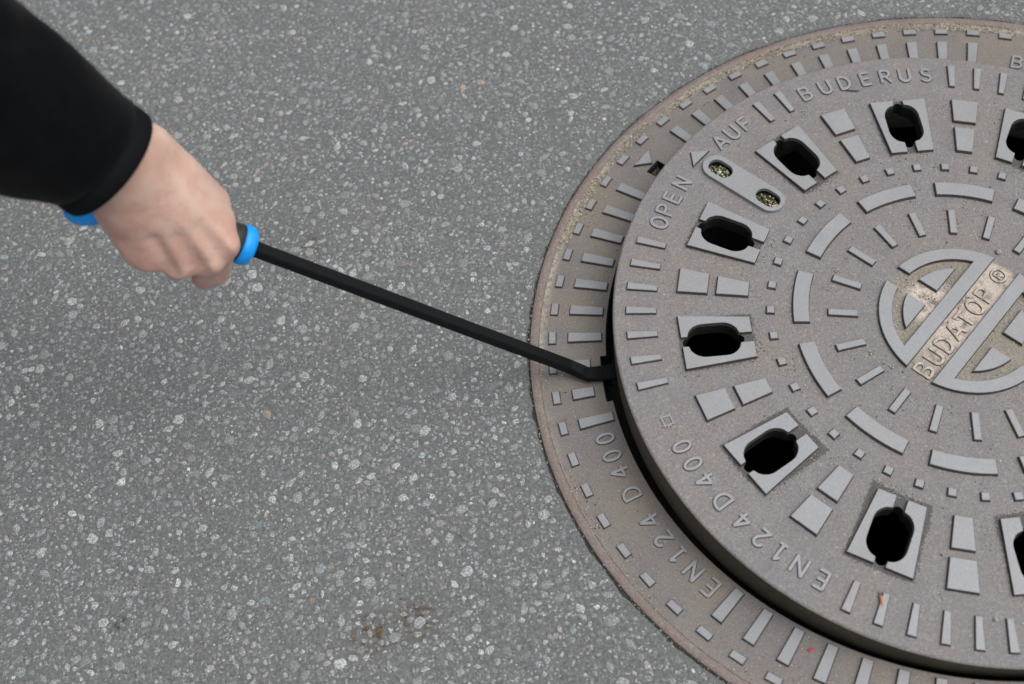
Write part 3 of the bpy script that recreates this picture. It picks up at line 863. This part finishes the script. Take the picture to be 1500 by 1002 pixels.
for kx, (ra, rb) in {'i': (13, 10.5), 'm': (13, 10.5), 'r': (12.5, 10), 'p': (12, 9.5)}.items(): cap(cmc[kx], mcp[kx], ra, rb, .016)
cap(HP(285, 330, 14), HP(235, 350, 6), 12, 12, .012)         # palm padding
cap(HP(200, 255, 28), HP(250, 320, 22), 15, 13, .012)
cap(HP(170, 300, 14), HP(200, 362, 2), 17, 13, .012)         # heel of the hand
cap(WR+fdir*.11, WR-fdir*.012, 25, 20, .012)                  # forearm
cap(HP(192, 222, 42), HP(160, 258, 40), 18, 17, .012)        # wrist breadth
# thumb side
tm = HP(311, 296, 0)
cap(WR, HP(182, 300, 26), 17, 16, .016)
cap(HP(225, 268, 34), HP(292, 352, 21), 11, 10, .016)
cap(HP(200, 275, 33), HP(240, 360, 14), 11, 10, .016)
cap(HP(222, 213, 30), tm, 15, 13.5, .014)
cap(HP(262, 268, 22), HP(320, 326, 14), 13.5, 12, .014)        # web muscle
tip_i = HL(-42, -17, -19); cap(tm, tip_i, 11, 10, .004); cap(tip_i, HL(-28, 0, -30), 9.8, 8, .003)
# fingers wrap under the grip
pip = {'i': HP(318, 400, -13), 'm': HP(299, 406, -22), 'r': HP(259, 395, -26), 'p': HP(222, 377, -24)}
for kx, ph, rr in (('i', None, (9.8, 9.3, 8.2, 7.0)), ('m', None, (10, 9.5, 8.4, 7.2)), ('r', None, (9.6, 9.0, 8.0, 6.8)), ('p', None, (8.8, 8.0, 7.2, 6.2))):
    cap(mcp[kx], pip[kx], rr[0], rr[1], .004)
    rel = pip[kx]-COLLAR; a = rel.dot(hd)*1000
    dip = HL(a+2, 5, -27 if kx != 'p' else -26); tp = HL(a+3, -8, -25)
    cap(pip[kx], dip, rr[1], rr[2], .002); cap(dip, tp, rr[2], rr[3], .002)
# knuckle heads and tendons
for kx, rr in (('i', 9.6), ('m', 9.9), ('r', 9.2), ('p', 8.4)):
    q = mcp[kx]+vv*.0046+uu*.0015; cap(q, q+hd*.0005, rr-1.0, rr-1.0, .004)
    cap(cmc[kx]+(mcp[kx]-cmc[kx])*.35+vv*.0108, mcp[kx]+vv*.0098, 1.0, 1.6, .009)
carve = []
for ka, kb in (('i', 'm'), ('m', 'r'), ('r', 'p')):
    mid = (mcp[ka]+mcp[kb])/2; bk = (cmc[ka]+cmc[kb])/2-mid
    carve.append((np.array(mid+vv*.0150-bk*.12), np.array(mid+bk*.30+vv*.0190), .0024, .0010, .009))
def hand_sdf(Pn):
    D = None
    for p0, p1, r0, r1, k in prim:
        ba = p1-p0; L = ba@ba
        t = np.clip(((Pn-p0)@ba)/L, 0, 1)
        d = np.linalg.norm(Pn-p0-t[:, None]*ba, axis=1)-(r0+(r1-r0)*t)
        if D is None: D = d
        else:
            h = np.clip(.5+.5*(D-d)/k, 0, 1); D = D*(1-h)+d*h-k*h*(1-h)
    for p0, p1, r0, r1, k in carve:
        ba = p1-p0; t = np.clip(((Pn-p0)@ba)/(ba@ba), 0, 1)
        d = -(np.linalg.norm(Pn-p0-t[:, None]*ba, axis=1)-(r0+(r1-r0)*t))
        h = np.clip(.5-.5*(D-d)/k, 0, 1); D = D*(1-h)+d*h+k*h*(1-h)
    # flesh gives way to the handle
    H = np.array(COLLAR); hx = np.array(hd); q = Pn-H; s = q@hx
    rad = np.linalg.norm(q-s[:, None]*hx, axis=1)-.0158
    hd_ = np.where(s > .004, .02, rad)
    return np.maximum(D, -hd_)
def surface_nets(fn, lo, hi, h):
    nx, ny, nz = [int(math.ceil((b-a)/h))+1 for a, b in zip(lo, hi)]
    gx, gy, gz = [lo[i]+h*np.arange(n) for i, n in enumerate((nx, ny, nz))]
    Fd = np.empty((nx, ny, nz), np.float32)
    for i in range(nx):
        Y, Z = np.meshgrid(gy, gz, indexing='ij')
        Fd[i] = fn(np.c_[np.full(Y.size, gx[i]), Y.ravel(), Z.ravel()]).reshape(ny, nz)
    cor = [(i, j, k) for i in (0, 1) for j in (0, 1) for k in (0, 1)]
    sub = lambda c: Fd[c[0]:nx-1+c[0], c[1]:ny-1+c[1], c[2]:nz-1+c[2]]
    neg = sum((sub(c) < 0).astype(np.int8) for c in cor)
    act = (neg > 0) & (neg < 8); idx = np.argwhere(act)
    acc = np.zeros((len(idx), 3)); cnt = np.zeros(len(idx))
    vals = {c: sub(c)[act] for c in cor}
    for c in cor:
        for ax in range(3):
            if c[ax]: continue
            d = list(c); d[ax] = 1; d = tuple(d)
            a, b = vals[c], vals[d]; m = (a < 0) != (b < 0)
            t = np.where(m, a/np.where(m, a-b, 1), 0)
            pt = np.tile(np.array(c, float), (len(idx), 1)); pt[:, ax] += t
            acc[m] += pt[m]; cnt[m] += 1
    V = (idx+acc/cnt[:, None])*h+np.array(lo)
    vid = -np.ones(act.shape, int); vid[act] = np.arange(len(idx))
    faces = []
    for ax in range(3):
        b_, c_2 = (ax+1) % 3, (ax+2) % 3
        s1 = [slice(None)]*3; s2 = [slice(None)]*3; s1[ax] = slice(0, -1); s2[ax] = slice(1, None)
        A, B = Fd[tuple(s1)] < 0, Fd[tuple(s2)] < 0
        e = np.argwhere(A != B)
        lim = np.array(act.shape)
        e = e[(e[:, b_] > 0) & (e[:, c_2] > 0) & (e[:, b_] < lim[b_]) & (e[:, c_2] < lim[c_2])]
        if not len(e): continue
        ub = np.zeros(3, int); ub[b_] = 1; uc = np.zeros(3, int); uc[c_2] = 1
        q = [vid[tuple((e-o_).T)] for o_ in (0*ub, ub, ub+uc, uc)]
        Q = np.stack(q, 1); fl = A[tuple(e.T)]
        Q[~fl] = Q[~fl][:, ::-1]
        faces.append(Q)
    return V, np.concatenate(faces)
allp = np.array([p for pr in prim for p in pr[:2]])
lo = allp.min(0)-.03; hi = allp.max(0)+.03
HVt, HF = surface_nets(hand_sdf, lo, hi, .0016)
# two passes of gentle smoothing
def smooth_pts(V, Fq, it, lam=.5):
    E = np.concatenate([Fq[:, [i, (i+1) % 4]] for i in range(4)])
    for _ in range(it):
        s = np.zeros_like(V); c = np.zeros(len(V))
        np.add.at(s, E[:, 0], V[E[:, 1]]); np.add.at(s, E[:, 1], V[E[:, 0]]); np.add.at(c, E[:, 0], 1); np.add.at(c, E[:, 1], 1)
        V = V*(1-lam)+lam*s/c[:, None]
    return V
HVt = smooth_pts(HVt, HF, 4)
person = empty('person', Matrix.Translation(WR))
tag(person, "person's bare right hand in a black sleeve gripping the pry bar handle", 'person')
pinv = person.matrix_world.inverted()
hm = mesh('hand', [pinv@Vector(p) for p in HVt], [tuple(map(int, q)) for q in HF], True)
bm = bmesh.new(); bm.from_mesh(hm); bmesh.ops.recalc_face_normals(bm, faces=bm.faces); bm.to_mesh(hm); bm.free()
tint = np.tile(np.array([.645, .462, .378]), (len(HVt), 1))
red = np.array([.585, .350, .300])
for q, rad, wt in [(mcp[k], .014, .6) for k in mcp]+[(pip[k], .020, .95) for k in pip]+[(HP(185, 355, 10), .042, .75), (HP(250, 340, 20), .022, .35), (HP(160, 300, 20), .02, .4), (tm, .016, .3)]:
    d = np.linalg.norm(HVt-np.array(q), axis=1); wgt = (wt*np.exp(-(d/rad)**2))[:, None]; tint = tint*(1-wgt)+red*wgt
q = np.array(HP(311, 392, 24)); d = np.linalg.norm(HVt-q, axis=1); wgt = (.4*np.exp(-(d/.006)**2))[:, None]; tint = tint*(1-wgt)+np.array([.72, .58, .48])*wgt  # highlight on the middle knuckle painted into the tint
set_tint(hm, tint)
mobj('hand', hm, M['skin'], person)
# sleeve: a tube of cloth from the cuff up to the shoulder
CUFF = HP(161, 241, 46)
s_side = (CAM_R*.64+CAM_U*.77); s_side = (s_side-fdir*s_side.dot(fdir)).normalized(); s_up = s_side.cross(fdir)
if s_up.dot(CAM_F) > 0: s_up = -s_up
elbow = CUFF+fdir*.27
ud = (Vector((-.75, .15, .62))).normalized()
path2 = []; rad2 = []
_sl = list(((.0, 43.6), (.001, 44.6), (.005, 45), (.0115, 44.6), (.0130, 43.0), (.0145, 43.2), (.017, 45.2), (.03, 46.3), (.05, 47.5), (.075, 49.5), (.10, 51), (.13, 53), (.16, 54), (.20, 56), (.235, 58)))
_xs = [q[0] for q in _sl if q[0] <= .0171]+list(np.arange(.022, .2351, .006))
for s in _xs: path2.append(CUFF+fdir*float(s)); rad2.append(float(np.interp(s, [q[0] for q in _sl], [q[1] for q in _sl])))
for t in (.25, .5, .75, 1.): path2.append(bez(CUFF+fdir*.235, elbow, elbow+ud*.05, t)); rad2.append(60)
for s, r in ((.1, 65), (.16, 67), (.22, 70), (.28, 74)): path2.append(elbow+ud*s); rad2.append(r)
SG = 64; v = []; f = []
from mathutils import noise as mn
outer = len(path2)
inner = [(.0, 41.6), (.012, 41.2), (.05, 44)]
full = [(CUFF+fdir*s, r, 0) for s, r in inner[::-1]]+[(p, r, 1) for p, r in zip(path2, rad2)]
prev = None
for i, (p, r, o_) in enumerate(full):
    d = fdir if i < len(_xs)+3 else (full[min(i+1, len(full)-1)][0]-full[i-1][0]).normalized()
    a1 = (s_side-d*s_side.dot(d)).normalized(); a2 = a1.cross(d)
    dist = (p-CUFF).length
    for j in range(SG):
        a = 2*PI*j/SG
        wv = mn.noise(Vector((math.cos(a)*1.4, math.sin(a)*1.4, dist*26)))*(5.0 if dist > .02 else .8)*min(1, .35+dist*8)
        wv += mn.noise(Vector((math.cos(a)*2.5+5, math.sin(a)*2.5, dist*60)))*1.6*min(1, dist*12)
        wv += 1.8*math.sin(dist*(62+14*math.sin(a*1.0+2))+2.6*math.sin(a+.6)+1.5*math.cos(2*a))*min(1, max(0, dist-.05)*14)*(.6+.4*math.cos(a-2.2))
        low = max(0, -math.cos(a)*.8-math.sin(a)*.2)**1.5            # cloth sags on the underside
        rr = (r+(wv if o_ else wv*.5)+low*(19*math.exp(-((dist-.062)/.034)**2)+17*math.exp(-((dist-.125)/.06)**2))*min(1, max(0, dist-.012)/.02))/1000
        v.append(p+a1*(math.cos(a)*rr)+a2*(math.sin(a)*rr*.93))
NHEM = 3+6                                       # rings that make up the hem band
def tube(name, r0, r1, mat, parent, cap_end=False):
    f = []
    for i in range(r0, r1-1):
        for j in range(SG):
            j2 = (j+1) % SG; f.append(((i-r0)*SG+j, (i-r0)*SG+j2, (i-r0+1)*SG+j2, (i-r0+1)*SG+j))
    if cap_end: f.append(tuple(range((r1-r0-1)*SG, (r1-r0)*SG)))
    me = mesh(name, [pinv@Vector(q) for q in v[r0*SG:r1*SG]], f, True)
    bm = bmesh.new(); bm.from_mesh(me); bmesh.ops.recalc_face_normals(bm, faces=bm.faces); bm.to_mesh(me); bm.free()
    return mobj(name, me, mat, parent)
sleeve = tube('sleeve', NHEM-1, len(full), M['cloth'], person, True)
tube('cuff', 0, NHEM, M['hem'], sleeve)

# ================================================================== small litter
def on_cover(px, py, h=0.):
    d = ray(px, py); t = (CO+CN*h-CAM_P).dot(CN)/d.dot(CN); return CAM_P+d*t
def blob(name, pos, r, mat, squash=(1, 1, .7), seed=1):
    bm = bmesh.new(); bmesh.ops.create_icosphere(bm, subdivisions=2, radius=1)
    for q in bm.verts:
        k = 1+.28*mn.noise(q.co*1.6+Vector((seed*3.1, 0, 0))); q.co = Vector((q.co.x*squash[0], q.co.y*squash[1], q.co.z*squash[2]))*k*r
    me = bpy.data.meshes.new(name); bm.to_mesh(me); bm.free()
    o = mobj(name, me, mat); o.location = pos; return o
M['pebble'] = make_plain('pale_pebble', (.30, .29, .28), .7, var=.35, scale=600, bump=(.4, .0005))
M['petal'] = make_plain('red_petal', (.42, .035, .05), .5, var=.3, scale=900)
M['husk'] = make_plain('brown_husk', (.36, .16, .09), .7, var=.4, scale=700)
M['twig'] = make_plain('dark_twig', (.05, .042, .035), .8, var=.3, scale=700)
q = on_cover(1462, 370); tag(blob('pebble', q+CN*.0016, .0029, M['pebble'], seed=2), 'small pale pebble lying beside the lid emblem', 'pebble')
q = on_cover(1458, 908); tag(blob('pebble', q+CN*.0011, .0019, M['pebble'], seed=5), 'tiny pale pebble between two edge bars of the lid', 'pebble')
q = at_z(1188, 952, 0); tag(blob('petal', q+Vector((0, 0, .0007)), .0028, M['petal'], (1, .55, .15), 3), 'tiny red petal scrap on the iron surround', 'petal')
q = on_cover(1290, 880); o = tag(blob('seed_husk', q+CN*.0018, .0062, M['husk'], (.24, 1.15, .26), 4), 'thin orange brown seed husk against an edge bar of the lid', 'seed husk'); o.rotation_euler = (0, 0, R_(-12))
q0, q1 = on_cover(1237, 133), on_cover(1259, 134.5)
tw = blob('twig', (q0+q1)/2+CN*.0008, 1, M['twig'], ((q1-q0).length/2, .0007, .0007), 6); tw.rotation_euler = (0, 0, math.atan2((q1-q0).y, (q1-q0).x)); tag(tw, 'short dark twig lying under the D of the maker name', 'twig')
